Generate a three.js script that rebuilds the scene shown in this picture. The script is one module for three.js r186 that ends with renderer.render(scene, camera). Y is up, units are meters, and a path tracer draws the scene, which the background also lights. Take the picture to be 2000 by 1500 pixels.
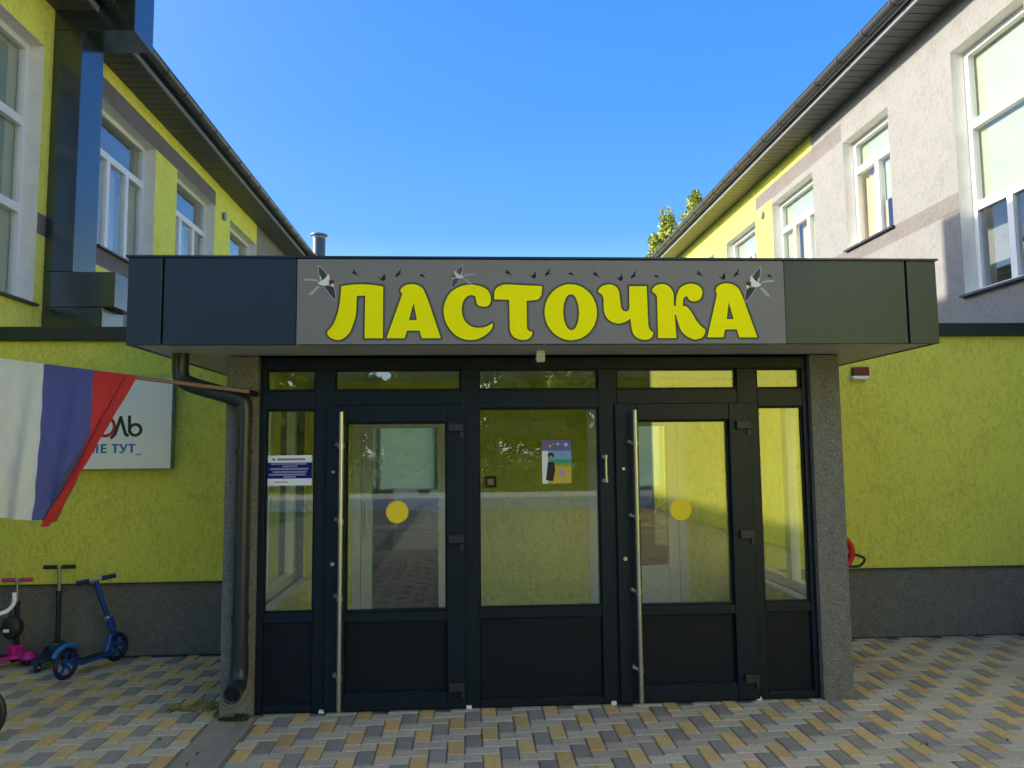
import * as THREE from 'three';
import { mergeGeometries } from 'three/addons/utils/BufferGeometryUtils.js';
import { RoundedBoxGeometry } from 'three/addons/geometries/RoundedBoxGeometry.js';

// ------------------------------------------------------------------ camera, sky, sun
const scene = new THREE.Scene();
const camera = new THREE.PerspectiveCamera(2 * Math.atan(750 / 1480.1) * 180 / Math.PI, 4 / 3, 0.05, 600);
{
  const yaw = 0.0578, pitch = 0.0876, roll = -0.0101;
  const F = new THREE.Vector3(Math.sin(yaw) * Math.cos(pitch), Math.sin(pitch), -Math.cos(yaw) * Math.cos(pitch));
  const R = new THREE.Vector3(Math.cos(yaw), 0, Math.sin(yaw)), U = R.clone().cross(F);
  const R2 = R.clone().multiplyScalar(Math.cos(roll)).addScaledVector(U, Math.sin(roll));
  const U2 = R.clone().multiplyScalar(-Math.sin(roll)).addScaledVector(U, Math.cos(roll));
  camera.position.set(0, 1.68, 5.17);
  camera.quaternion.setFromRotationMatrix(new THREE.Matrix4().makeBasis(R2, U2, F.clone().negate()));
  camera.updateMatrixWorld(true);
}
const renderer = new THREE.WebGLRenderer({ antialias: true });
renderer.toneMapping = THREE.LinearToneMapping;
renderer.toneMappingExposure = 4.5;
renderer.shadowMap.enabled = true;

const sunDir = new THREE.Vector3(-1, 0.3616, -0.065).normalize();
{
  const W = 512, H = 256, d = new Float32Array(W * H * 4);
  const stops = [[0, .75, .78, .78], [6, .33, .44, .56], [11, .095, .185, .32], [16, .034, .110, .265], [24, .020, .086, .25], [33, .014, .073, .235], [55, .018, .075, .23], [90, .021, .077, .225]];
  for (let j = 0; j < H; j++) {
    const el = ((j + .5) / H - .5) * 180, e = Math.max(0, el);
    let k = 0; while (k < stops.length - 2 && e > stops[k + 1][0]) k++;
    const t = Math.min(1, (e - stops[k][0]) / (stops[k + 1][0] - stops[k][0]));
    for (let i = 0; i < W; i++) {
      const az = ((i + .5) / W - .5) * 2 * Math.PI, c = Math.cos(el * Math.PI / 180);
      const v = [c * Math.cos(az), Math.sin(el * Math.PI / 180), c * Math.sin(az)];
      const cs = v[0] * sunDir.x + v[1] * sunDir.y + v[2] * sunDir.z, ang = Math.acos(Math.min(1, cs)) * 180 / Math.PI;
      const glow = el > 0 ? 5.5 * Math.exp(-ang / 10.5) + .01 * Math.exp(-ang / 50) : 0;
      const o = (j * W + i) * 4;
      for (let n = 0; n < 3; n++) d[o + n] = stops[k][n + 1] * (1 - t) + stops[k + 1][n + 1] * t + glow * [1, .97, .92][n];
      if (el < 0) { d[o] = .2; d[o + 1] = .2; d[o + 2] = .18; }
      d[o + 3] = 1;
    }
  }
  const sky = new THREE.DataTexture(d, W, H, THREE.RGBAFormat, THREE.FloatType);
  sky.mapping = THREE.EquirectangularReflectionMapping; sky.magFilter = THREE.LinearFilter; sky.minFilter = THREE.LinearFilter; sky.needsUpdate = true;
  scene.background = sky; scene.environment = sky;
}
const sun = new THREE.DirectionalLight(new THREE.Color(1, .91, .76), 2.0);
sun.position.copy(sunDir).multiplyScalar(60); sun.castShadow = true; sun.shadow.radius = 1.2;
Object.assign(sun.shadow.camera, { left: -40, right: 40, top: 30, bottom: -30, near: 1, far: 160 });
sun.shadow.mapSize.set(4096, 4096);
scene.add(sun, sun.target);

// ------------------------------------------------------------------ helpers
let seed = 20241;
const rnd = () => { seed = (seed * 1664525 + 1013904223) >>> 0; return seed / 4294967296; };
const rr = (a, b) => a + (b - a) * rnd();
const used = {};
const numbered = (n) => { used[n] = (used[n] ?? -1) + 1; return used[n] ? `${n}_${String(used[n]).padStart(3, '0')}` : n; };
function boxUV(g, s = 1) {            // uv in metres, from the dominant axis of each face
  if (g.index) g = g.toNonIndexed();
  const p = g.attributes.position, uv = new Float32Array(p.count * 2), a = new THREE.Vector3(), b = new THREE.Vector3(), c = new THREE.Vector3();
  for (let i = 0; i < p.count; i += 3) {
    a.fromBufferAttribute(p, i); b.fromBufferAttribute(p, i + 1); c.fromBufferAttribute(p, i + 2);
    const n = b.clone().sub(a).cross(c.clone().sub(a)), x = Math.abs(n.x), y = Math.abs(n.y), z = Math.abs(n.z);
    [a, b, c].forEach((v, k) => {
      const [u, w] = x >= y && x >= z ? [v.z, v.y] : y >= z ? [v.x, v.z] : [v.x, v.y];
      uv[(i + k) * 2] = u * s; uv[(i + k) * 2 + 1] = w * s;
    });
  }
  g.setAttribute('uv', new THREE.BufferAttribute(uv, 2));
  return g;
}
const join = (list) => { const l = list.flat(9).map((g) => { g = g.index ? g.toNonIndexed() : g; for (const k of Object.keys(g.attributes)) if (!['position', 'normal', 'uv', 'color'].includes(k)) g.deleteAttribute(k); if (!g.attributes.uv) boxUV(g); return g; }); return l.length === 1 ? l[0] : mergeGeometries(l, false); };
function mesh(name, geo, mat, parent, raw) {
  let g = Array.isArray(geo) ? join(geo) : geo;
  if (!raw) g = boxUV(g);
  const m = new THREE.Mesh(g, mat); m.name = parent ? name : numbered(name); m.castShadow = m.receiveShadow = true;
  (parent ?? scene).add(m); return m;
}
function thing(name, label, category, pos = [0, 0, 0], turn = 0, group) {
  const o = new THREE.Group(); o.name = numbered(name); o.position.set(...pos); o.rotation.y = turn; o.userData = { label, category };
  if (group) o.userData.group = group; scene.add(o); return o;
}
const tag = (o, label, category, group) => { o.userData.label = label; o.userData.category = category; if (group) o.userData.group = group; return o; };
const struct = (o) => { o.userData.kind = 'structure'; return o; };
const box = (x0, x1, y0, y1, z0, z1) => new THREE.BoxGeometry(x1 - x0, y1 - y0, z1 - z0).translate((x0 + x1) / 2, (y0 + y1) / 2, (z0 + z1) / 2);
const rbox = (x0, x1, y0, y1, z0, z1, r = .006) => new RoundedBoxGeometry(x1 - x0, y1 - y0, z1 - z0, 1, r).translate((x0 + x1) / 2, (y0 + y1) / 2, (z0 + z1) / 2);
const V = (x, y, z) => new THREE.Vector3(x, y, z);
function tube(pts, r, seg = 10, n, closed = false) {
  const c = pts.length === 2 ? new THREE.LineCurve3(V(...pts[0]), V(...pts[1])) : new THREE.CatmullRomCurve3(pts.map((p) => V(...p)), closed, 'centripetal');
  const g = new THREE.TubeGeometry(c, n ?? (pts.length === 2 ? 1 : pts.length * 6), r, seg, closed);
  if (closed) return g;
  const caps = [0, 1].map((t) => { const k = new THREE.CircleGeometry(r, seg), d = c.getTangentAt(t).multiplyScalar(t ? 1 : -1); k.applyQuaternion(new THREE.Quaternion().setFromUnitVectors(V(0, 0, 1), d)); const p = c.getPointAt(t); return k.translate(p.x, p.y, p.z); });
  return join([g, ...caps]);
}
function rod(a, b, r0, r1 = r0, seg = 10) {
  const A = V(...a), B = V(...b), d = B.clone().sub(A), g = new THREE.CylinderGeometry(r1, r0, d.length(), seg);
  g.applyQuaternion(new THREE.Quaternion().setFromUnitVectors(V(0, 1, 0), d.normalize())); const c = A.add(B).multiplyScalar(.5); return g.translate(c.x, c.y, c.z);
}
const quad = (a, b, c, d) => { const g = new THREE.BufferGeometry(); g.setAttribute('position', new THREE.Float32BufferAttribute([...a, ...b, ...c, ...a, ...c, ...d], 3)); g.computeVertexNormals(); return g; };

// ------------------------------------------------------------------ textures
const perm = (n, sd) => { let s = sd; const a = new Float32Array(n * n); for (let i = 0; i < n * n; i++) { s = (s * 1664525 + 1013904223) >>> 0; a[i] = s / 4294967296; } return a; };
function tileNoise(N, cells, sd, ax = 1) {   // tileable value noise
  const cx = cells, cy = Math.max(1, Math.round(cells * ax)), g = perm(Math.max(cx, cy), sd), m = Math.max(cx, cy), o = new Float32Array(N * N), S = (t) => t * t * (3 - 2 * t);
  for (let j = 0; j < N; j++) for (let i = 0; i < N; i++) {
    const x = i / N * cx, y = j / N * cy, x0 = Math.floor(x), y0 = Math.floor(y), u = S(x - x0), v = S(y - y0), x1 = (x0 + 1) % cx, y1 = (y0 + 1) % cy;
    o[j * N + i] = (g[y0 * m + x0] * (1 - u) + g[y0 * m + x1] * u) * (1 - v) + (g[y1 * m + x0] * (1 - u) + g[y1 * m + x1] * u) * v;
  }
  return o;
}
const mixN = (N, list) => { const o = new Float32Array(N * N); for (const [a, w] of list) for (let i = 0; i < N * N; i++) o[i] += a[i] * w; return o; };
function tex(N, f, srgb = true, size = 1) {
  const d = new Uint8Array(N * N * 4);
  for (let i = 0; i < N * N; i++) { const c = f(i); const rgb = c.length ? c : [c, c, c]; for (let k = 0; k < 3; k++) { let v = Math.max(0, Math.min(1, rgb[k])); if (srgb) v = v <= .0031308 ? v * 12.92 : 1.055 * v ** (1 / 2.4) - .055; d[i * 4 + k] = v * 255; } d[i * 4 + 3] = 255; }
  const t = new THREE.DataTexture(d, N, N); t.wrapS = t.wrapT = THREE.RepeatWrapping; t.magFilter = THREE.LinearFilter; t.minFilter = THREE.LinearMipmapLinearFilter; t.generateMipmaps = true;
  if (srgb) t.colorSpace = THREE.SRGBColorSpace; t.repeat.set(1 / size, 1 / size); t.needsUpdate = true; return t;
}
const N = 512;
const n8 = tileNoise(N, 7, 3), n24 = tileNoise(N, 22, 5), n64 = tileNoise(N, 64, 7), n128 = tileNoise(N, 128, 9), n256 = tileNoise(N, 256, 11), nS = tileNoise(N, 90, 13, .45);
const stuccoH = mixN(N, [[nS, .45], [n128, .4], [n256, .15]]);
const stuccoMap = tex(N, (i) => .60 + .46 * stuccoH[i] + .08 * n24[i] + .12 * n8[i] + .05 * n256[i], true, 1.5);
const stuccoBump = tex(N, (i) => stuccoH[i], false, 1.5);
const mosaicMap = tex(N, (i) => { const a = n256[i], b = .68 + .1 * n24[i]; return a > .7 ? [.86 * b, .85 * b, .81 * b] : a < .32 ? [.33 * b, .33 * b, .33 * b] : [.56 * b, .555 * b, .54 * b]; }, true, 1.0);
const mosaicBump = tex(N, (i) => n256[i], false, 1.0);
const concMap = tex(N, (i) => .72 + .16 * n256[i] + .16 * n64[i] + .1 * n24[i] - .06 * n8[i], true, .6);
const concBump = tex(N, (i) => .6 * n256[i] + .4 * n128[i], false, .6);
const dustMap = tex(N, (i) => .86 + .1 * n24[i] + .06 * n128[i], true, 2);
const barkN = tileNoise(N, 40, 21, .25);
const barkMap = tex(N, (i) => [.3 + .5 * barkN[i], .27 + .46 * barkN[i], .22 + .4 * barkN[i]], true, .8);
const sheetBump = tex(N, (i) => n8[i], false, 3.2);
const clothBump = tex(N, (i) => .5 + .25 * Math.sin((i % N) * .79) + .25 * Math.sin(Math.floor(i / N) * .79) + .6 * (n24[i] - .5), false, .12);
const grassMap = tex(N, (i) => [.10 + .14 * n64[i], .14 + .16 * n128[i], .05 + .04 * n24[i]], true, 3);

const C = (r, g, b) => new THREE.Color().setRGB(r, g, b);
const std = (color, o = {}) => new THREE.MeshStandardMaterial({ color, roughness: .6, ...o });
const stucco = (c) => std(c, { map: stuccoMap, bumpMap: stuccoBump, bumpScale: .006, roughness: .95 });
const M = {
  lime: stucco(C(.76, .74, .11)), beige: stucco(C(.225, .22, .208)), mauve: stucco(C(.165, .147, .139)), unseenWhite: stucco(C(.78, .75, .69)), reveal: std(C(.78, .76, .68), { map: dustMap, bumpMap: stuccoBump, bumpScale: .001, roughness: .9 }),
  mosaic: std(C(.42, .405, .36), { map: mosaicMap, bumpMap: mosaicBump, bumpScale: .0025, roughness: .85 }),
  alu: new THREE.MeshPhysicalMaterial({ color: C(.006, .014, .022), roughness: .42, specularIntensity: .5 }),
  aluDark: new THREE.MeshPhysicalMaterial({ color: C(.004, .008, .013), roughness: .5, specularIntensity: .5 }),
  clad: std(C(.030, .043, .051), { roughness: .4, metalness: .5, bumpMap: sheetBump, bumpScale: .003 }), cladGloss: std(C(.11, .13, .145), { roughness: .22, metalness: .85, bumpMap: sheetBump, bumpScale: .002 }), pipe: std(C(.018, .026, .03), { roughness: .35 }),
  gap: std(C(.006, .006, .007), { roughness: .9 }),
  pvc: std(C(.72, .72, .70), { roughness: .35 }),
  soffitD: std(C(.075, .08, .082), { roughness: .5 }), soffitL: std(C(.40, .40, .40), { roughness: .5 }),
  trim: std(C(.22, .23, .24), { roughness: .4 }), gutter: std(C(.05, .051, .054), { roughness: .4, metalness: .2 }),
  roof: std(C(.08, .08, .085), { roughness: .5 }),
  steel: std(C(.56, .55, .52), { roughness: .28, metalness: .9 }),
  plastic: std(C(.02, .02, .022), { roughness: .5 }), white: std(C(.78, .78, .76), { roughness: .5 }),
  glass: new THREE.MeshPhysicalMaterial({ color: C(.93, .97, .93), roughness: 0, transmission: 1, thickness: 0, ior: 1.8 }),
  glassW: new THREE.MeshPhysicalMaterial({ color: C(.95, .98, .97), roughness: 0, transmission: 1, thickness: 0, ior: 1.78 }),
  blind: std(C(.40, .41, .30), { roughness: .9, map: dustMap }), curtainB: std(C(.48, .40, .35), { roughness: .95 }), curtainT: std(C(.62, .45, .26), { roughness: .95 }),
  dark: std(C(.05, .05, .05), { roughness: .9 }), room: std(C(.70, .72, .64), { roughness: .9 }),
  conc: std(C(.36, .31, .235), { map: concMap, bumpMap: concBump, bumpScale: .002, roughness: .9 }),
  tile: std(C(.32, .30, .26), { roughness: .3, map: dustMap }),
  bark: std(C(.5, .5, .5), { map: barkMap, bumpMap: barkMap, bumpScale: .01, roughness: .95 }),
  wood: std(C(.30, .17, .10), { roughness: .6 }),
};

// ------------------------------------------------------------------ key dimensions (metres)
const XL = -4.467, XR = 5.31, ZB = -1.5;                 // wing walls, wall of the one-storey block
const EL = -4.025, ER = 4.893, YE = 6.5;                 // eave edges, soffit height
const VX0 = -1.594, VX1 = 2.566, PI0 = -1.39, PI1 = 2.36; // entrance vestibule outer and inner faces
const SOF = 2.32, CT = 2.846, CZ = .63, CX0 = -2.011, CX1 = 2.947; // canopy

// ------------------------------------------------------------------ ground
struct(mesh('ground', quad([-300, -.03, 300], [300, -.03, 300], [300, -.03, -300], [-300, -.03, -300]), std(C(1, 1, 1), { map: grassMap, roughness: 1 })));
struct(mesh('road', box(-60, 60, -.028, -.012, 17.2, 26), std(C(.62, .58, .5), { map: concMap, roughness: .95 })));

{ // pavement: herringbone of 100 x 200 mm blocks
  const pav = new THREE.Group(); pav.name = 'pavement'; struct(pav); scene.add(pav);
  mesh('joint_bed', quad([XL, -.009, 17.2], [XR, -.009, 17.2], [XR, -.009, -1.55], [XL, -.009, -1.55]), std(C(.24, .205, .15), { map: concMap, roughness: 1 }), pav);
  const paverMat = std(C(1, 1, 1), { vertexColors: true, map: concMap, bumpMap: concBump, bumpScale: .0012, roughness: .88 });
  const tones = { y: [.72, .465, .18], d: [.35, .30, .24], l: [.58, .485, .345] };
  const shape = (w, d, col, uo) => {       // top, chamfer, sides
    const h = .0, c = .005, b = -.03, x = w / 2, z = d / 2, P = [], I = [];
    const ring = (x, y, z) => [[-x, y, -z], [x, y, -z], [x, y, z], [-x, y, z]];
    const A = ring(x - c, h, z - c), B = ring(x, h - c, z), D = ring(x, b, z);
    const q = (a, b, c, d) => P.push(...a, ...b, ...c, ...a, ...c, ...d);
    q(A[3], A[2], A[1], A[0]);
    for (let k = 0; k < 4; k++) { const n = (k + 1) % 4; q(A[k], A[n], B[n], B[k]); q(B[k], B[n], D[n], D[k]); }
    let g = new THREE.BufferGeometry(); g.setAttribute('position', new THREE.Float32BufferAttribute(P, 3)); g.computeVertexNormals(); g = boxUV(g);
    const uv = g.attributes.uv; for (let i = 0; i < uv.count; i++) uv.setXY(i, uv.getX(i) + uo[0], uv.getY(i) + uo[1]);
    const k = new Float32Array(P.length); for (let i = 0; i < P.length; i += 3) k.set(col, i); g.setAttribute('color', new THREE.BufferAttribute(k, 3)); return g;
  };
  const cache = new Map(), J = .007;
  const variant = (w, d, tone, v) => { const key = [w.toFixed(3), d.toFixed(3), tone, v].join(); if (!cache.has(key)) { const f = [.76, .83, .9, .96, 1, 1.05, 1.09, 1.13][v], wm = [0, .03, -.02, .02, -.03, .05, -.01, .03][v]; const c = tones[tone]; cache.set(key, shape(w - J, d - J, [c[0] * f * (1 + wm), c[1] * f, c[2] * f * (1 - wm)], [v * .137 + (tone === 'd' ? .3 : 0), v * .291])); } return cache.get(key); };
  const all = [];
  const zones = [
    { ox: -2.55, oz: .25, in: (x, z) => x > XL && x < -1.63 && z > ZB && z < 17, clip: [[XL, -1.63], [ZB, 17]] },
    { ox: .07, oz: .385, in: (x, z) => x > -1.355 && x < XR && z > ZB && z < 17 && !(x < VX1 && z < .02), clip: [[-1.355, XR], [ZB, 17]], hole: true },
  ];
  for (const Zn of zones) for (let a = -190; a < 190; a++) for (let b = -110; b < 110; b++) {
    const x = Zn.ox + .1 * (a + 2 * b), z = Zn.oz + .1 * (-a + 2 * b);
    if (z < -1.9 || z > 17.2 || x < -5 || x > 6) continue;
    for (const [px, pz, w, d, tone] of [[x, z, .1, .2, a % 2 ? 'd' : 'y'], [x + .1, z + .1, .2, .1, 'l']]) {
      let x0 = px, x1 = px + w, z0 = pz, z1 = pz + d;
      if (!Zn.in((x0 + x1) / 2, (z0 + z1) / 2)) continue;
      x0 = Math.max(x0, Zn.clip[0][0]); x1 = Math.min(x1, Zn.clip[0][1]); z0 = Math.max(z0, Zn.clip[1][0]); z1 = Math.min(z1, Zn.clip[1][1]);
      if (Zn.hole && x0 < VX1 && z0 < .02) { if (x1 > VX1 + .02 && z0 < -.1) x0 = VX1; else z0 = Math.max(z0, .02); }
      if (x1 - x0 < .03 || z1 - z0 < .03) continue;
      all.push({ x: (x0 + x1) / 2, z: (z0 + z1) / 2, w: +(x1 - x0).toFixed(3), d: +(z1 - z0).toFixed(3), tone, v: Math.max(0, Math.min(7, Math.round(3.9 + 9 * (n8[(Math.floor((z0 + 20) * 90) % N) * N + Math.floor((x0 + 20) * 90) % N] - .5) * .55 + rr(-2.6, 2.6)))) });
    }
  }
  const fr = new THREE.Frustum().setFromProjectionMatrix(new THREE.Matrix4().multiplyMatrices(camera.projectionMatrix, camera.matrixWorldInverse));
  for (const p of all) p.size = fr.containsPoint(V(p.x, 0, p.z)) ? 1 / (V(p.x, 0, p.z).distanceTo(camera.position) ** 2) : 0;
  all.sort((p, q) => q.size - p.size);
  const rest = [];
  all.forEach((p, i) => {
    const g = variant(p.w, p.d, p.tone, p.v), y = [-.001, 0, .0018, -.0008, .001, -.0016, .0006, -.0003][p.v];
    if (i < 300) { const m = mesh('paver', g, paverMat, pav, true); m.position.set(p.x, y, p.z); }
    else rest.push(g.clone().translate(p.x, y, p.z));
  });
  const m = mesh('paver_field', rest, paverMat, pav, true); m.userData.kind = 'stuff';
  // drain channel of concrete tiles from the downpipe across the yard
  const prof = new THREE.Shape([[-.13, -.04], [.13, -.04], [.13, .002], [.1, .002], [.055, -.006], [0, -.009], [-.055, -.006], [-.1, .002], [-.13, .002]].map((p) => new THREE.Vector2(...p)));
  for (let k = 0; k < 16; k++) { const t = mesh('channel_tile', new THREE.ExtrudeGeometry(prof, { depth: .49, bevelEnabled: false }), M.conc, pav); t.position.set(-1.4925, rr(-.001, .001), .09 + k * .5); }
}

// ------------------------------------------------------------------ windows of the wings
const fold = (w, h, d, n) => { const g = new THREE.PlaneGeometry(w, h, n * 8, 1), p = g.attributes.position; for (let i = 0; i < p.count; i++) p.setZ(i, d * Math.sin((p.getX(i) / w + .5) * n * 2 * Math.PI)); g.computeVertexNormals(); return g; };
function wingWindow(parent, side, z0, z1, y0, y1, rows, colsPer, fills) {
  // side -1: wall at XL seen from +x; side 1: wall at XR seen from -x; d is depth behind the wall face
  const X = (d) => side < 0 ? XL - d : XR + d, bx2 = (d0, d1, ya, yb, za, zb) => box(Math.min(X(d0), X(d1)), Math.max(X(d0), X(d1)), ya, yb, za, zb);
  const fr = [], F = .065, d0 = .15, d1 = .22;
  fr.push(bx2(d0, d1, y0, y1, z0, z0 + F), bx2(d0, d1, y0, y1, z1 - F, z1), bx2(d0, d1, y1 - F, y1, z0 + F, z1 - F), bx2(d0, d1, y0, y0 + F, z0 + F, z1 - F));
  const ys = [y0, ...rows, y1], panes = [];
  for (let r = 0; r < ys.length - 1; r++) {
    if (r) fr.push(bx2(d0 - .004, d1, ys[r] - .045, ys[r] + .045, z0 + F, z1 - F));
    const n = colsPer[r], w = (z1 - z0) / n;
    for (let c = 0; c < n; c++) {
      if (c) fr.push(bx2(d0 - .002, d1, ys[r] + (r ? .045 : F), ys[r + 1] - (r < ys.length - 2 ? .045 : F), z0 + c * w - .042, z0 + c * w + .042));
      panes.push([r, c, ys[r] + (r ? .045 : F), ys[r + 1] - (r < ys.length - 2 ? .045 : F), z0 + c * w + (c ? .042 : F), z0 + (c + 1) * w - (c < n - 1 ? .042 : F)]);
    }
  }
  const win = mesh('window', fr, M.pvc, parent);
  mesh('sill', [bx2(-.05, .15, y0 - .028, y0 - .004, z0 - .03, z1 + .03)], M.gutter, win);
  panes.forEach(([r, c, ya, yb, za, zb], k) => {
    mesh('pane', bx2(.183, .187, ya - .01, yb + .01, za - .01, zb + .01), M.glassW, win);
    const f = fills[k] ?? 'b';
    if (f === 'b') mesh('blind', bx2(.245, .249, ya - .03, yb + .03, za - .03, zb + .03), M.blind, win);
    if (f === 'h') mesh('blind', bx2(.245, .249, ya + (yb - ya) * .45, yb + .03, za - .03, zb + .03), M.blind, win);
    if (f === 'k' || f === 't') { const g = fold(zb - za + .05, yb - ya + .08, .014, 5); g.rotateY(side < 0 ? Math.PI / 2 : -Math.PI / 2); g.translate(X(.29), (ya + yb) / 2, (za + zb) / 2); mesh('curtain', g, f === 'k' ? M.curtainB : M.curtainT, win); }
  });
  return win;
}
function wallFace(parent, side, zr, yr, openings, zones, base, depth = .3) {
  const X0 = side < 0 ? XL : XR, zs = new Set(zr), ys = new Set(yr);
  for (const [a, b, c, d] of openings) { zs.add(a).add(b); ys.add(c).add(d); }
  for (const [a, b, c, d] of zones) { zs.add(a).add(b); ys.add(c).add(d); }
  const zl = [...zs].filter((v) => v >= zr[0] && v <= zr[1]).sort((a, b) => a - b), yl = [...ys].filter((v) => v >= yr[0] && v <= yr[1]).sort((a, b) => a - b), by = {};
  for (let i = 0; i < zl.length - 1; i++) for (let j = 0; j < yl.length - 1; j++) {
    const zc = (zl[i] + zl[i + 1]) / 2, yc = (yl[j] + yl[j + 1]) / 2;
    if (openings.some(([a, b, c, d]) => zc > a && zc < b && yc > c && yc < d)) continue;
    let m = base; for (const [a, b, c, d, k] of zones) if (zc > a && zc < b && yc > c && yc < d) m = k;
    (by[m] ??= []).push({ i, j, g: side < 0 ? quad([X0, yl[j], zl[i + 1]], [X0, yl[j], zl[i]], [X0, yl[j + 1], zl[i]], [X0, yl[j + 1], zl[i + 1]]) : quad([X0, yl[j], zl[i]], [X0, yl[j], zl[i + 1]], [X0, yl[j + 1], zl[i + 1]], [X0, yl[j + 1], zl[i]]) });
  }
  for (const key in by) { // one mesh for each connected area of one colour
    const cells = by[key], seen = new Set(), k = key;
    for (const c0 of cells) {
      if (seen.has(c0)) continue; const part = [], todo = [c0]; seen.add(c0);
      while (todo.length) { const c = todo.pop(); part.push(c.g); for (const o of cells) if (!seen.has(o) && Math.abs(o.i - c.i) + Math.abs(o.j - c.j) === 1) { seen.add(o); todo.push(o); } }
      mesh({ lime: 'lime_wall_area', beige: 'beige_wall_area', mauve: 'mauve_band', unseenWhite: 'unseen_white_wall' }[k], part, M[k], parent);
    }
  }
  const D = X0 + side * depth;
  for (const [a, b, c, d] of openings) mesh('window_reveal', [quad([X0, c, a], [D, c, a], [D, d, a], [X0, d, a]), quad([X0, c, b], [X0, d, b], [D, d, b], [D, c, b]), quad([X0, d, a], [D, d, a], [D, d, b], [X0, d, b]), quad([X0, c, a], [X0, c, b], [D, c, b], [D, c, a])], M.reveal, parent);
}
function eaves(parent, side, z0, z1) {
  const w = side < 0 ? XL : XR, e = side < 0 ? EL : ER, s = -side;   // s points into the courtyard
  for (let z = -1.2; z > -16.5; z -= .16) { const m = mesh('soffit_board', rbox(Math.min(w, e), Math.max(w, e), YE, YE + .012, z - .146, z, .004), M.soffitD, parent); m.position.x = 0; }
  mesh('soffit_backing', box(Math.min(w, e), Math.max(w, e), YE + .013, YE + .03, z0, z1), M.soffitD, parent);
  mesh('eave_trim', box(Math.min(e, e + s * .025), Math.max(e, e + s * .025), YE - .012, YE + .05, z0, z1), M.trim, parent);
  const g = [], R = .07, cx = e + s * .125, cy = YE + .125;   // half-round gutter
  const half = new THREE.Shape(); half.absarc(0, 0, R, Math.PI, 2 * Math.PI, false); half.lineTo(R - .006, 0); half.absarc(0, 0, R - .006, 2 * Math.PI, Math.PI, true); half.closePath();
  const len = z1 - z0; g.push(new THREE.ExtrudeGeometry(half, { depth: len, bevelEnabled: false, curveSegments: 8 }).translate(cx, cy, z0));
  g.push(rod([cx + s * R, cy + .004, z0], [cx + s * R, cy + .004, z1], .009, .009, 6));
  mesh('gutter', g, M.gutter, parent);
  const half2 = new THREE.Shape(); half2.absarc(0, 0, R + .008, Math.PI, 2 * Math.PI, false); half2.lineTo(R, 0); half2.absarc(0, 0, R, 2 * Math.PI, Math.PI, true); half2.closePath();
  for (let z = -2; z > -17; z -= .62) mesh('gutter_bracket', new THREE.ExtrudeGeometry(half2, { depth: .035, bevelEnabled: false, curveSegments: 6 }).translate(cx, cy, z), M.gutter, parent);
  mesh('fascia_shade', box(Math.min(e + s * .002, e - s * .02), Math.max(e + s * .002, e - s * .02), YE + .051, YE + .2, z0, z1), M.gap, parent);  // near-black board: the shade behind the gutter is put into its colour
  // metal tile roof: low pitch with rolled courses at the edge
  const pts = []; for (let k = 0; k <= 60; k++) { const t = k / 60 * 9.2; pts.push([e + s * .08 - s * t, YE + .17 + t * .19 + .012 * Math.abs(Math.sin(k * Math.PI / 2.4))]); }
  const q = []; for (let k = 0; k < 60; k++) q.push(quad([pts[k][0], pts[k][1], z1], [pts[k][0], pts[k][1], z0], [pts[k + 1][0], pts[k + 1][1], z0], [pts[k + 1][0], pts[k + 1][1], z1]));
  mesh('roof', q, M.roof, parent);
}
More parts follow.
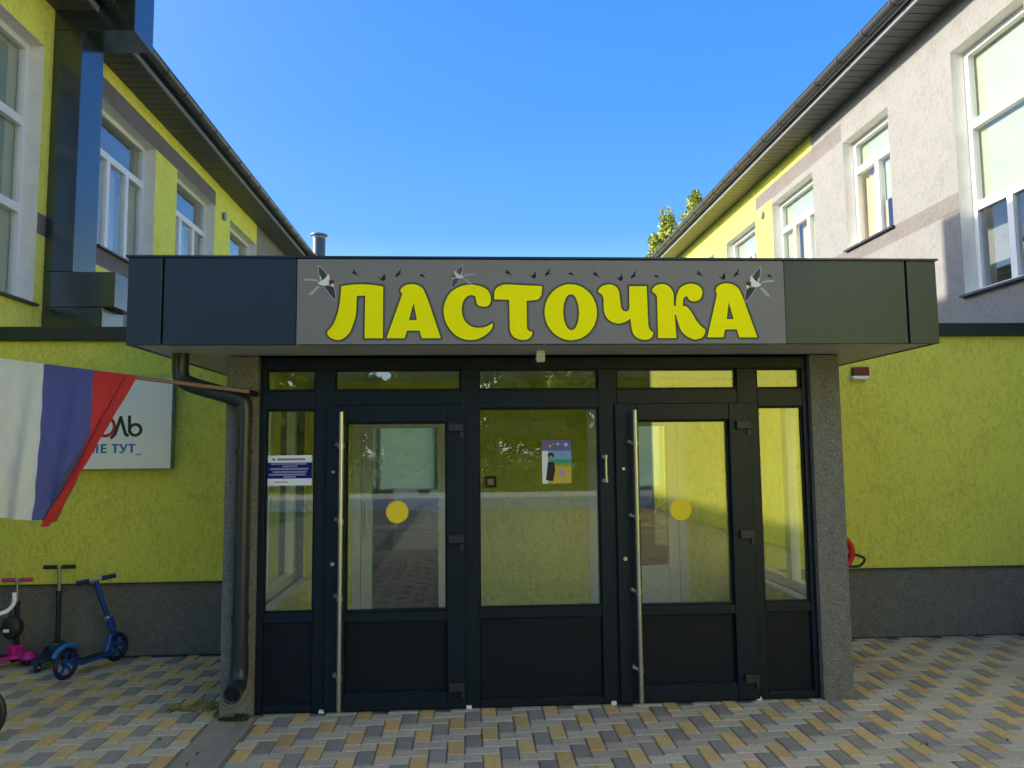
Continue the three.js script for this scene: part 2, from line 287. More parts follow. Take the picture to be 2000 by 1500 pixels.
{ // wing on the sunny side of the yard's shade: yellow and grey, with a clad facade frame
  const L = thing('building_wing', 'shaded yellow and grey building wing with dark projecting facade frame', 'building');
  const op = [[-2.79, -1.68, 3.24, 6.0], [-5.67, -4.06, 4.21, 6.05], [-8.2, -6.47, 4.21, 6.07], [-10.83, -9.08, 4.3, 6.07], [-13.3, -11.6, 4.3, 6.07]];
  wallFace(L, -1, [-18, 3.5], [0, YE], op, [[-5.67, -3.4, 2.6, 6.05, 'beige'], [-8.24, -3.4, 6.05, 6.32, 'mauve'], [-8.24, -2.8, 3.98, 4.205, 'mauve'], [-5.0, -3.2, 2.6, 3.98, 'beige'], [-18, -10.85, 2.6, 6.5, 'beige'], [-6.47, -5.67, 4.3, 6.05, 'lime'], [-4.75, -3.4, 3.72, 3.96, 'lime']], 'lime');
  mesh('plinth', box(XL, XL + .025, 0, .6, -1.4, 3.5), M.mosaic, L);
  mesh('back_wall', [box(XL - 9, XL - 8.8, 0, 7.6, -18, 3.5), box(XL - 8.8, XL - .31, 0, 6.5, -18.2, -18), box(XL - 8.8, XL, 0, 6.49, 3.5, 3.7), box(XL - 1.6, XL - 1.5, 0, 6.4, -17.9, 3.4)], M.lime, L);
  wingWindow(L, -1, ...op[0], [4.22, 5.14], [1, 1, 1], ['b', 'b', 'b']);
  wingWindow(L, -1, ...op[1], [5.49], [3, 1], ['b', 'k', 'k', 'n']);
  wingWindow(L, -1, ...op[2], [5.5], [3, 1], ['b', 'k', 'k', 'n']);
  wingWindow(L, -1, ...op[3], [5.5], [3, 1], ['b', 'k', 'b', 'n']);
  wingWindow(L, -1, ...op[4], [5.5], [3, 1], []);
  mesh('vent_cap', new THREE.CylinderGeometry(.07, .08, .05, 14).rotateZ(Math.PI / 2).translate(XL + .025, 6.0, -8.65), M.trim, L);
  eaves(L, -1, -18, 3.5);
  // bracket-shaped frame of dark composite panels standing off the wall
  const zf = -2.95, zb = -3.43, fr = (a, b, c, d) => rbox(a, b, c, d, zb, zf, .006);
  const f = mesh('facade_frame', [fr(XL + .003, -4.163, 3.612, 6.28)], M.cladGloss, L);
  mesh('frame_arm', fr(XL + .003, -3.616, 6.284, 7.44), M.cladGloss, f);
  mesh('frame_foot', fr(XL + .003, -3.722, 3.232, 3.608), M.cladGloss, f);
  mesh('frame_base', rbox(XL + .003, -3.843, 2.72, 3.228, zb, zf, .006), M.cladGloss, f);
  mesh('unseen_roof_beam', rbox(-4.75, -3.616, 6.63, 7.44, zf + .004, 3.5, .006), M.cladGloss, f);  // long beam out of view; casts the high shadow on the opposite wing
  // flue on the roof
  const ch = thing('chimney_flue', 'grey round metal flue with a flat cap on the roof', 'chimney', [-3.98, 6.5, -14]);
  mesh('pipe', new THREE.CylinderGeometry(.16, .16, .8, 20).translate(.2, .22, 0), std(C(.05, .068, .095), { roughness: .45 }), ch);
  mesh('cap', [new THREE.CylinderGeometry(.21, .21, .03, 20).translate(.2, .70, 0), new THREE.CylinderGeometry(.18, .16, .05, 20).translate(.2, .63, 0)], M.trim, ch);
}
{ // opposite wing, lit by the low sun above the yard
  const R = thing('building_wing', 'sunlit beige stucco building wing with mauve bands and yellow far end', 'building');
  const op = [[-2.53, -1.43, 3.29, 5.99], [-4.94, -3.79, 4.43, 5.97], [-7.47, -5.9, 4.43, 5.92], [-9.83, -8.24, 4.43, 5.88], [-12.2, -10.6, 4.43, 5.88], [-14.6, -13, 4.43, 5.88]];
  wallFace(R, 1, [-18, 16.5], [0, YE], op, [[-18, -7.47, 2.6, 6.5, 'lime'], [-18, -5.9, 6.27, 6.5, 'lime'], [-8.21, -4.97, 6.02, 6.27, 'mauve'], [-6.6, -2.53, 4.22, 4.425, 'mauve'], [-1.7, 1, 0, 2.7, 'lime'], [1, 16.5, 0, 4.0, 'lime'], [1, 16.5, 4.0, 6.5, 'unseenWhite']], 'beige');  // near stretch is out of view; its white part bounces sun into the yard
  mesh('plinth', box(XR - .025, XR, 0, .6, -1.4, 3), M.mosaic, R);
  mesh('back_wall', [box(XR + 8.8, XR + 9, 0, 7.6, -18, 16.5), box(XR + .31, XR + 8.8, 0, 6.5, -18.2, -18), box(XR, XR + 8.8, 0, 6.49, 16.5, 16.7), box(XR + 1.5, XR + 1.6, 0, 6.4, -17.9, 16.4)], M.beige, R);
  wingWindow(R, 1, ...op[0], [4.24, 5.14], [2, 1, 1], ['n', 'n', 'b', 'b']);
  wingWindow(R, 1, ...op[1], [5.53], [2, 1], ['t', 'h', 'b']);
  wingWindow(R, 1, ...op[2], [5.42], [3, 1], ['b', 't', 'b', 'b']);
  wingWindow(R, 1, ...op[3], [5.42], [3, 1], []);
  wingWindow(R, 1, ...op[4], [5.42], [3, 1], []);
  wingWindow(R, 1, ...op[5], [5.42], [3, 1], []);
  mesh('vent_cap', new THREE.CylinderGeometry(.07, .08, .05, 14).rotateZ(Math.PI / 2).translate(XR - .025, 5.85, -7.85), M.trim, R);
  eaves(R, 1, -18, 16.5);
}

{ // unseen block beyond the shaded wing, placed to keep low sun off the yard
  const n = thing('unseen_neighbour_block', 'unseen two-storey pale block beyond the shaded wing, placed to shade the yard', 'building');
  mesh('wall', box(-30, -18, 0, 8.6, 2.5, 21), M.beige, n); mesh('parapet', box(-30.1, -17.9, 8.6, 8.8, 2.4, 21.1), M.gutter, n);
  for (let f = 0; f < 2; f++) for (let k = 0; k < 5; k++) { const z = 4.5 + k * 3.4, y = 1.4 + f * 3.8, w = mesh('window', [box(-18.02, -17.96, y, y + .07, z, z + 1.5), box(-18.02, -17.96, y + 1.63, y + 1.7, z, z + 1.5), box(-18.02, -17.96, y + .07, y + 1.63, z, z + .07), box(-18.02, -17.96, y + .07, y + 1.63, z + 1.43, z + 1.5), box(-18.02, -17.96, y + .07, y + 1.63, z + .71, z + .79)], M.pvc, n); mesh('pane', box(-18.01, -17.985, y + .05, y + 1.65, z + .05, z + 1.45), M.plastic, w); }
}
// ------------------------------------------------------------------ one-storey block with the lobby
const INA = [-1.0, -.1, 0, 2.05], INB = [1.05, 1.92, 0, 2.05];      // inner door openings
{
  const B = thing('entrance_block', 'one-storey lime stucco block with dark coping and grey plinth', 'building');
  for (const [a, b] of [[XL + .002, VX0 - .002], [VX1 + .002, XR - .002]]) { mesh('lime_wall_area', box(a, b, .605, 2.7, ZB - .2, ZB), M.lime, B); mesh('plinth', box(a, b, -.02, .6, ZB - .2, ZB - .012), M.mosaic, B); mesh('plinth_drip', box(a, b, .597, .607, ZB - .1, ZB + .014), M.gutter, B); }
  // wall between vestibule and lobby with two door openings
  const zi = [ZB - .2, ZB]; mesh('inner_wall', [box(VX0, INA[0], 0, 2.7, ...zi), box(INA[1], INB[0], 0, 2.7, ...zi), box(INB[1], VX1, 0, 2.7, ...zi), box(INA[0], INA[1], INA[3], 2.7, ...zi), box(INB[0], INB[1], INB[3], 2.7, ...zi)], M.lime, B);
  mesh('coping', rbox(XL, VX0 + .3, 2.655, 2.775, ZB - .4, ZB + .05, .008), M.clad, B); mesh('coping', rbox(VX1 - .3, XR, 2.685, 2.805, ZB - .4, ZB + .05, .008), M.clad, B);
  mesh('flat_roof', box(XL, XR, 2.6, 2.7, -6.9, ZB - .41), M.roof, B);
  mesh('lobby_ceiling', box(XL, XR, 2.5, 2.55, -6.7, ZB - .21), M.white, B);
  mesh('lobby_floor', box(XL, XR, -.015, .004, -6.7, ZB + .0), std(C(.05, .055, .065), { roughness: .25 }), B);
  const zb = -6.7, wy = [1.05, 2.42];
  mesh('back_wall', [box(XL, XR, 0, wy[0], zb - .2, zb), box(XL, XR, wy[1], 2.6, zb - .2, zb), box(XL, -3.2, ...wy, zb - .2, zb), box(.4, 1.5, ...wy, zb - .2, zb), box(4.6, XR, ...wy, zb - .2, zb)], M.room, B);
  for (const [a, b] of [[-3.2, .4], [1.5, 4.6]]) {
    const fr = [box(a, b, wy[0], wy[0] + .06, zb - .12, zb - .05), box(a, b, wy[1] - .06, wy[1], zb - .12, zb - .05)]; const n = 4;
    for (let k = 0; k <= n; k++) { const x = a + (b - a) * k / n; fr.push(box(Math.max(a, x - .035), Math.min(b, x + .035), wy[0] + .06, wy[1] - .06, zb - .12, zb - .05)); }
    const w = mesh('window', fr, M.pvc, B);
    for (let k = 0; k < n; k++) { mesh('pane', box(a + (b - a) * k / n, a + (b - a) * (k + 1) / n, wy[0] + .03, wy[1] - .03, zb - .09, zb - .086), M.glassW, w); }
    mesh('blind', box(a, b, wy[0] + .02, wy[1], zb - .03, zb - .026), new THREE.MeshPhysicalMaterial({ color: C(1, .97, .86), roughness: 1, transmission: .95, thickness: 0 }), w);
  }
  // inner doors: white frames with glazed leaves
  for (const [a, b, , t] of [INA, INB]) {
    const z = ZB - .06, d = mesh('inner_door', [box(a, a + .07, 0, t, z, z + .065), box(b - .07, b, 0, t, z, z + .065), box(a + .07, b - .07, t - .07, t, z, z + .065)], M.pvc, B), l = a + .075, r = b - .075;
    const full = a < 0;
    const leaf = [box(l, l + .09, .01, t - .075, z, z + .06), box(r - .09, r, .01, t - .075, z, z + .06), box(l + .09, r - .09, t - .165, t - .075, z, z + .06), box(l + .09, r - .09, .01, .12, z, z + .06)];
    if (!full) leaf.push(box(l + .09, r - .09, .12, .66, z + .01, z + .05));
    mesh('door_leaf', leaf, M.pvc, d);
    mesh('pane', box(l + .09, r - .09, full ? .12 : .66, t - .165, z + .028, z + .032), M.glass, d);
    mesh('door_pull', rod([l + .045, .95, z + .1], [l + .045, 1.25, z + .1], .012), M.steel, d);
  }
}
{ // lobby furniture seen through the glass
  const t = thing('lobby_table', 'long dark table with shelf beneath, inside the lobby', 'table', [-.9, 0, -5.4]);
  mesh('tabletop', rbox(-1.2, 1.2, .62, .66, -.3, .3, .006), M.wood, t); mesh('shelf', box(-1.1, 1.1, .28, .3, -.25, .25), M.pvc, t);
  for (const [x, z] of [[-1.1, -.25], [1.1, -.25], [-1.1, .25], [1.1, .25]]) mesh('leg', box(x - .03, x + .03, 0, .62, z - .03, z + .03), M.plastic, t);
  const t2 = thing('lobby_table', 'short dark table with papers, inside the lobby', 'table', [2.8, 0, -5.2]);
  mesh('tabletop', rbox(-.7, .7, .62, .66, -.3, .3, .006), M.wood, t2);
  for (const [x, z] of [[-.6, -.25], [.6, -.25], [-.6, .25], [.6, .25]]) mesh('leg', box(x - .03, x + .03, 0, .62, z - .03, z + .03), M.plastic, t2);
  const pot = (x, z, y, label) => {
    const p = thing('potted_plant', label, 'plant', [x, y, z]);
    mesh('pot', new THREE.CylinderGeometry(.1, .075, .16, 16).translate(0, .08, 0), M.white, p);
    const lv = []; for (let k = 0; k < 40; k++) { const a = rr(0, 6.28), e = rr(.2, 1.3), l = rr(.12, .32), c = Math.cos(e), dx = Math.cos(a) * c, dz = Math.sin(a) * c, dy = Math.sin(e), w = .03; lv.push(quad([-dz * w * .3, .16, dx * w * .3], [dx * l * .6 - dz * w, .16 + dy * l * .7, dz * l * .6 + dx * w], [dx * l, .16 + dy * l * .9, dz * l], [dx * l * .6 + dz * w, .16 + dy * l * .7, dz * l * .6 - dx * w])); }
    mesh('leaves', lv, std(C(.05, .13, .035), { roughness: .6 }), p);
  };
  pot(-.35, -5.4, .66, 'leafy plant in white pot on long dark table'); pot(2.55, -5.2, .66, 'leafy plant in white pot on short dark table');
}

// ------------------------------------------------------------------ entrance vestibule with canopy
const VB = thing('entrance_vestibule', 'glazed entrance vestibule with dark frames, grey pillars and flat canopy', 'entrance');
{
  // side walls: pillar, low wall, head; windows in white frames
  for (const [x0, x1] of [[VX0, PI0], [PI1, VX1]]) {
    mesh('pillar', box(x0, x1, -.02, SOF, -.12, .08), M.mosaic, VB);
    mesh('side_wall', [box(x0, x1, -.02, .62, ZB + .001, -.121), box(x0, x1, 2.1, SOF, ZB + .001, -.121), box(x0, x1, .62, 2.1, ZB + .001, ZB + .12)], M.mosaic, VB);
    const inx = x0 < 0 ? x1 : x0, s = x0 < 0 ? 1 : -1;
    mesh('inner_lining', [box(Math.min(inx, inx + s * .012), Math.max(inx, inx + s * .012), 0, .62, ZB + .002, -.13), box(Math.min(inx, inx + s * .012), Math.max(inx, inx + s * .012), 2.1, SOF - .002, ZB + .002, -.13), box(Math.min(inx, inx + s * .012), Math.max(inx, inx + s * .012), .62, 2.1, ZB + .002, ZB + .12)], M.lime, VB);
    const xa = (x0 + x1) / 2 - .035, xb = xa + .07, z0 = ZB + .12, z1 = -.122, zm = -.56, F = .07;
    const w = mesh('side_window', [box(xa, xb, .62, .62 + F, z0, z1), box(xa, xb, 2.1 - F, 2.1, z0, z1), box(xa, xb, .62 + F, 2.1 - F, z0, z0 + F), box(xa, xb, .62 + F, 2.1 - F, z1 - F, z1), box(xa, xb, .62 + F, 2.1 - F, zm - .045, zm + .045)], M.pvc, VB);
    for (const [a, b] of [[z0 + F, zm - .045], [zm + .045, z1 - F]]) mesh('pane', box((xa + xb) / 2 - .002, (xa + xb) / 2 + .002, .62 + F, 2.1 - F, a, b), M.glass, w);
    mesh('window_board', box(Math.min(inx, inx + s * .06), Math.max(inx, inx + s * .06), .622, .642, z0, z1), M.pvc, w);
    mesh('outer_sill', box(x0 < 0 ? x0 - .03 : xb, x0 < 0 ? xa : x1 + .03, .622, .63, z0, z1), M.gutter, w);
  }
  mesh('floor', box(PI0, PI1, -.02, .006, ZB + .001, -.04), M.tile, VB);
  mesh('ceiling', box(PI0, PI1, 2.3, 2.318, ZB + .001, -.04), M.white, VB);
  // canopy: cladding panels with open joints, board soffit
  const cz = CZ, g = .006;
  const can = mesh('canopy', [box(CX0 + .03, CX1 - .03, SOF + .03, CT - .03, ZB + .06, cz - .03)], M.gap, VB);
  const panel = (x0, x1) => mesh('fascia_panel', rbox(x0 + g, x1 - g, SOF, CT, cz - .028, cz, .004), M.clad, can);
  panel(CX0 - g, -1.807); panel(-1.807, -1.02); panel(-1.02, .47); panel(.47, 1.96); panel(1.96, 2.751); panel(2.751, CX1 + g);
  for (const [a, b] of [[CX0, CX0 + .028], [CX1 - .028, CX1]]) for (let k = 0; k < 2; k++) mesh('fascia_panel', rbox(a, b, SOF, CT, ZB + .056 + k * 1.03, ZB + .056 + k * 1.03 + 1.022, .004), M.clad, can);
  mesh('roof_edge', [box(CX0 - .012, CX1 + .012, CT, CT + .012, ZB + .06, cz + .012)], M.clad, can);
  for (let z = cz - .03; z > ZB + .1; z -= .102) {
    if (z > .1) mesh('soffit_board', rbox(CX0 + .03, CX1 - .03, SOF + .004, SOF + .016, z - .098, z, .003), M.soffitL, can);
    else for (const [a, b] of [[CX0 + .03, VX0 - .001], [VX1 + .001, CX1 - .03]]) mesh('soffit_board', rbox(a, b, SOF + .004, SOF + .016, z - .098, z, .003), M.soffitL, can);
  }
  // storefront frame
  const za = -.04, zb = .03, fb = (x0, x1, y0, y1, e = 0) => rbox(x0, x1, y0, y1, za, zb + e, .005);
  const T = 2.2345, TB = 2.093, PT = 1.9675, PB = .636, LP = .572, BT = .045;
  const bars = [-1.39, -1.349, -1.025, -.896, -.051, .067, .8875, 1.0144, 1.8584, 2.0009, 2.3199, 2.36];
  const fr = mesh('storefront_frame', [fb(-1.39, 2.36, T, 2.315), ...[0, 2, 4, 6, 8, 10].map((k) => fb(bars[k], bars[k + 1], 0, T, .001))], M.alu, VB);
  const secs = [[1, 2], [3, 4], [5, 6], [7, 8], [9, 10]];
  secs.forEach(([a, b], i) => {
    const x0 = bars[a], x1 = bars[b], door = i === 1 || i === 3;
    mesh('transom_bar', fb(x0, x1, PT, TB), M.alu, fr);
    mesh('pane', box(x0 - .01, x1 + .01, TB - .01, T + .01, -.008, -.002), M.glass, fr);
    mesh('glazing_bead', [box(x0, x0 + .012, TB, T, -.002, .012), box(x1 - .012, x1, TB, T, -.002, .012), box(x0 + .012, x1 - .012, TB, TB + .012, -.002, .012), box(x0 + .012, x1 - .012, T - .012, T, -.002, .012)], M.aluDark, fr);
    if (door) return;
    mesh('mid_rail', fb(x0, x1, LP, PB), M.alu, fr); mesh('bottom_rail', fb(x0, x1, .004, BT), M.alu, fr);
    mesh('pane', box(x0 - .01, x1 + .01, PB - .01, PT + .01, -.008, -.002), M.glass, fr);
    mesh('glazing_bead', [box(x0, x0 + .012, PB, PT, -.002, .012), box(x1 - .012, x1, PB, PT, -.002, .012), box(x0 + .012, x1 - .012, PB, PB + .012, -.002, .012), box(x0 + .012, x1 - .012, PT - .012, PT, -.002, .012)], M.aluDark, fr);
    mesh('kick_panel', rbox(x0, x1, BT, LP, -.03, .004, .004), M.aluDark, fr);
    mesh('bottom_bead', box(x0 + .01, x1 - .01, BT + .0, BT + .012, .004, .022), M.alu, fr);
  });
  for (const x of [-.958, -.006, .95, 1.93]) mesh('frame_foot_cap', rbox(x - .018, x + .018, .0, .022, .03, .052, .004), M.white, fr);
  mesh('pull_handle', [rod([.925, 1.46, .075], [.925, 1.645, .075], .009), rod([.925, 1.475, .03], [.925, 1.475, .075], .012), rod([.925, 1.63, .03], [.925, 1.63, .075], .012), rbox(.905, .945, 1.46, 1.485, .03, .04), rbox(.905, .945, 1.62, 1.645, .03, .04)], M.steel, fr);
  // doors
  for (const [x0, x1, g0, g1, hx] of [[-.945, -.03, -.8167, -.1475, -.835], [.995, 1.935, 1.1478, 1.7863, 1.118]]) {
    const z0 = -.03, z1 = .058, p = (a, b, c, d) => rbox(a, b, c, d, z0, z1, .006);
    const d = mesh('door', [p(x0, g0, .014, 1.992), p(g1, x1, .014, 1.992), p(g0, g1, 1.877, 1.992), p(g0, g1, .572, .633), p(g0, g1, .014, .11)], M.alu, VB);
    mesh('pane', box(g0 - .01, g1 + .01, .625, 1.885, .0, .006), M.glass, d);
    mesh('glazing_bead', [box(g0, g0 + .012, .633, 1.877, .006, .03), box(g1 - .012, g1, .633, 1.877, .006, .03), box(g0 + .012, g1 - .012, .633, .645, .006, .03), box(g0 + .012, g1 - .012, 1.865, 1.877, .006, .03)], M.aluDark, d);
    mesh('kick_panel', rbox(g0, g1, .11, .572, -.02, .02, .004), M.aluDark, d);
    mesh('bottom_bead', box(g0 + .005, g1 - .005, .11, .124, .02, .046), M.alu, d);
    const h = mesh('bar_handle', tube([[hx, .03, .125], [hx, 1.945, .125]], .0155, 14), M.steel, d);
    for (const y of [.25, .75, 1.24, 1.73]) mesh('handle_bracket', [rod([hx - .035, y, .055], [hx - .035, y, .09], .013), rod([hx - .04, y, .088], [hx, y - .01, .125], .011), new THREE.CylinderGeometry(.02, .02, .034, 12).translate(hx, y - .01, .125)], M.steel, h);
    for (const y of [.15, 1.1, 1.84]) mesh('hinge', [rbox(x1 - .105, x1 - .005, y - .028, y + .028, z1 - .002, z1 + .028, .005), rbox(x1 - .03, x1 - .004, y - .07, y - .028, z1 - .002, z1 + .014, .004)], M.plastic, d);
    mesh('lock', [new THREE.CylinderGeometry(.013, .013, .012, 14).rotateX(Math.PI / 2).translate(x0 + .05, .95, z1 + .004), new THREE.CylinderGeometry(.01, .01, .02, 14).rotateX(Math.PI / 2).translate(x0 + .05, 1.55, z1 + .006)], M.steel, d);
  }
}
{ // motion lamp under the canopy, alarm siren, call box inside
  const l = thing('sensor_lamp', 'small white square lamp under the canopy soffit', 'lamp', [.468, SOF, .3]);
  mesh('housing', rbox(-.028, .028, -.07, .004, -.03, .03, .008), M.white, l); mesh('lens', new THREE.SphereGeometry(.018, 12, 8).translate(0, -.05, .025), M.pvc, l);
  const s = thing('alarm_siren', 'maroon alarm siren on white base on the lime wall', 'siren', [3.545, 2.35, ZB]);
  mesh('base', rbox(-.082, .07, -.062, -.028, .0, .05, .008), M.white, s); mesh('lens', rbox(-.07, .082, -.026, .052, .0, .045, .008), std(C(.11, .006, .016), { roughness: .35 }), s);
  const c = thing('call_point', 'small red call box on the inner lime wall', 'call box', [.19, 1.41, ZB]);
  mesh('case', rbox(-.05, .05, -.05, .05, 0, .04, .008), std(C(.28, .02, .02), { roughness: .4 }), c); mesh('button', rbox(-.025, .025, -.025, .025, .04, .046, .002), M.white, c);
}

// ------------------------------------------------------------------ printed things
function canvasTex(w, h, draw) { const c = document.createElement('canvas'); c.width = w; c.height = h; const x = c.getContext('2d'); draw(x, w, h); const t = new THREE.CanvasTexture(c); t.colorSpace = THREE.SRGBColorSpace; t.anisotropy = 8; return t; }
function printed(name, x0, x1, y0, y1, z, t, mat, parent, thick = .004) {  // thin sheet, print on the front
  const side = mesh(name, box(x0, x1, y0, y1, z - thick, z), mat, parent);
  const p = new THREE.PlaneGeometry(x1 - x0, y1 - y0).translate((x0 + x1) / 2, (y0 + y1) / 2, z + .0015);
  mesh('print', p, new THREE.MeshPhysicalMaterial({ map: t, roughness: .85, specularIntensity: .35 }), side, true); return side;
}
function pathPts(str) { // M, L, Q, Z with absolute coordinates
  const tk = str.match(/[MLQZ]|-?\d+\.?\d*/g), out = []; let i = 0, cur = null, p = [0, 0], cmd = '';
  const num = () => parseFloat(tk[i++]);
  while (i < tk.length) {
    if (/[MLQZ]/.test(tk[i])) cmd = tk[i++];
    if (cmd === 'Z') continue;
    if (cmd === 'M') { p = [num(), num()]; cur = [p]; out.push(cur); cmd = 'L'; }
    else if (cmd === 'L') { p = [num(), num()]; cur.push(p); }
    else { const c = [num(), num()], e = [num(), num()]; for (let k = 1; k <= 8; k++) { const t = k / 8, u = 1 - t; cur.push([u * u * p[0] + 2 * u * t * c[0] + t * t * e[0], u * u * p[1] + 2 * u * t * c[1] + t * t * e[1]]); } p = e; }
  }
  return out;
}
const ell = (cx, cy, rx, ry) => Array.from({ length: 40 }, (_, k) => [cx + rx * Math.cos(k / 20 * Math.PI), cy + ry * Math.sin(k / 20 * Math.PI)]);
{
  const glyphs = [ // offset x, y, scale, contours
    [630, 545, .12, pathPts('M280 120 Q600 50 945 125 L945 985 L655 985 L660 278 L530 282 L520 560 Q490 760 420 890 Q330 1015 235 1015 Q130 1005 75 930 Q55 870 90 850 Q180 760 230 560 Q270 400 280 120 Z')],
    [630, 545, .12, pathPts('M1000 985 L1250 250 Q1205 205 1230 160 Q1290 85 1400 85 Q1530 90 1590 180 Q1640 290 1700 470 L1865 985 L1560 985 L1525 860 L1325 860 L1290 985 Z M1430 400 L1482 682 L1358 682 Z')],
    [850, 545, .105, pathPts('M980 840 Q1000 890 960 960 Q850 1100 690 1145 Q480 1190 320 1080 Q130 930 90 680 Q60 430 230 240 Q400 100 600 110 Q800 120 900 220 Q960 290 955 400 Q955 525 830 530 Q690 530 690 440 L665 330 Q600 290 530 330 Q420 400 420 590 Q420 760 520 850 Q640 960 830 915 Q920 890 980 840 Z')],
    [850, 545, .105, pathPts('M1015 390 L1020 250 Q1060 110 1250 105 L1905 140 L1900 280 Q1870 400 1780 405 L1615 420 L1615 930 Q1640 1000 1715 1000 Q1715 1150 1540 1160 Q1320 1150 1300 950 L1290 400 Z')],
    [1040, 545, .12, [ell(545, 555, 428, 464), ell(550, 555, 128, 298)]],
    [1040, 545, .12, pathPts('M1000 190 Q1060 95 1190 95 Q1330 110 1345 240 L1365 430 Q1370 540 1440 545 Q1500 540 1505 480 L1510 125 L1800 125 L1810 760 Q1830 880 1890 880 Q1895 1010 1740 1015 Q1560 1000 1535 830 L1515 660 Q1440 740 1310 745 Q1110 720 1085 520 L1085 330 Q1060 240 1000 230 Z')],
    [1250, 545, .12, pathPts('M135 190 Q180 95 310 90 Q450 100 490 250 L495 455 L525 455 Q520 280 600 160 Q690 80 800 85 Q960 100 975 230 Q960 380 820 380 Q730 370 720 300 Q680 290 650 340 L640 450 L700 460 Q800 570 830 650 Q900 780 1000 840 Q1005 930 940 980 Q860 1010 800 1005 Q640 960 580 820 Q540 700 520 600 L500 600 L520 985 L215 985 L215 300 Q190 240 145 225 Z')],
    [1250, 545, .12, pathPts('M1030 972 L1215 262 Q1180 205 1210 150 Q1280 80 1390 80 Q1530 90 1590 190 Q1650 310 1700 480 L1865 972 L1560 972 L1525 842 L1328 842 L1300 972 Z M1405 400 L1477 672 L1363 672 Z')],
  ];
  const W = 2048, H = 362;
  const map = ([x, y]) => { const u = (x - 580.5) / 951; return [u * W, (y - (504.5 + 6.5 * u)) / (170.5 - 8 * u) * H]; };
  const t = canvasTex(W, H, (c) => {
    c.fillStyle = '#807e7a'; c.fillRect(0, 0, W, H);
    c.lineJoin = 'round';
    const trace = (list, f) => { c.beginPath(); for (const ring of list) { ring.forEach((p, k) => { const [x, y] = map(f(p)); k ? c.lineTo(x, y) : c.moveTo(x, y); }); c.closePath(); } };
    for (const [ox, oy, s, rings] of glyphs) { trace(rings, ([x, y]) => [ox + x * s, oy + y * s]); c.strokeStyle = '#6e6c69'; c.lineWidth = 21; c.stroke(); }
    for (const [ox, oy, s, rings] of glyphs) { trace(rings, ([x, y]) => [ox + x * s, oy + y * s]); c.strokeStyle = '#403f3d'; c.lineWidth = 11; c.stroke(); }
    for (const [ox, oy, s, rings] of glyphs) { trace(rings, ([x, y]) => [ox + x * s, oy + y * s]); c.fillStyle = '#faf200'; c.fill('evenodd'); }
    // small dark birds and larger swallows
    const poly = (cx, cy, k, pts, col) => { trace([pts], ([x, y]) => [cx + x * k, cy + y * k]); c.fillStyle = col; c.fill(); };
    const fly = [[[-9, -2], [-4, -1], [-5, -8], [0, -3], [8, 8], [2, 3], [-3, 2]], [[-9, -1], [-2, 3], [4, -7], [6, 4], [2, 8], [-3, 5]], [[6, -9], [3, 2], [8, 3], [2, 4], [-5, 9], [-4, 2], [-1, 0]], [[-6, -1], [0, -4], [3, -1], [6, 5], [1, 1], [-2, 1]]];
    for (const [g, list] of [[0, [690, 533]], [1, [742, 541]], [2, [772, 533]], [3, [818, 539]], [0, [985, 533]], [1, [1033, 537]], [2, [1061, 532]], [3, [1107, 536]], [0, [1157, 537]], [1, [1203, 542]], [2, [1230, 537]], [3, [1276, 541]], [0, [1363, 536]], [1, [1408, 540]], [2, [1436, 534]], [3, [1503, 541]]]) poly(list[0], list[1], 1, fly[g], '#23262b');
    const swallow = (f) => { // curved wings, forked tail, dark wing feathers edged with white
      const P = (str, col, edge) => { trace(pathPts(str), f); c.fillStyle = col; c.fill(); if (edge) { c.strokeStyle = edge; c.lineWidth = 2.4; c.stroke(); } };
      P('M40 585 Q250 570 440 620 L440 670 Q260 640 60 640 Z', '#a9aaa5'); P('M170 1080 Q300 900 440 800 L500 820 Q400 940 300 1060 Z', '#a9aaa5');
      P('M450 180 Q620 330 720 500 Q760 600 700 680 L520 640 Q440 420 450 180 Z', '#474b4a', '#c4c6c1'); P('M600 790 Q780 770 890 830 Q960 1010 955 1250 Q800 1110 600 790 Z', '#3f4447', '#b6b8b6');
      P('M500 480 Q560 560 540 640 L500 620 Z', '#c9cbc6'); P('M440 710 Q540 650 640 580 Q700 500 745 430 Q790 560 770 700 Q760 780 640 795 Q520 800 440 710 Z', '#e4e2da');
      P('M755 640 Q840 610 905 640 Q930 700 880 750 Q810 780 760 740 Z', '#5b3a36'); P('M800 770 Q850 730 900 735 Q900 800 870 850 Z', '#dcd6d4'); P('M900 640 L985 690 L905 700 Z', '#8c7a80');
    };
    swallow(([x, y]) => [590 + x / 15, 505 + y / 15]); swallow(([x, y]) => [1430 + (1280 - x) / 15, 505 + (y + 70) / 15]);
    c.globalAlpha = .75; swallow(([x, y]) => [845 + (1080 - x * .8 + y * .12) / 15, 505 + (y * .66 + 60) / 15]); c.globalAlpha = 1;
  });
  const s = printed('banner_sign', -1.0198, 1.9613, SOF + .002, CT - .008, CZ + .006, t, M.trim, undefined, .004);
  tag(s, 'grey banner with large yellow Cyrillic letters and swallows on canopy', 'sign');
}
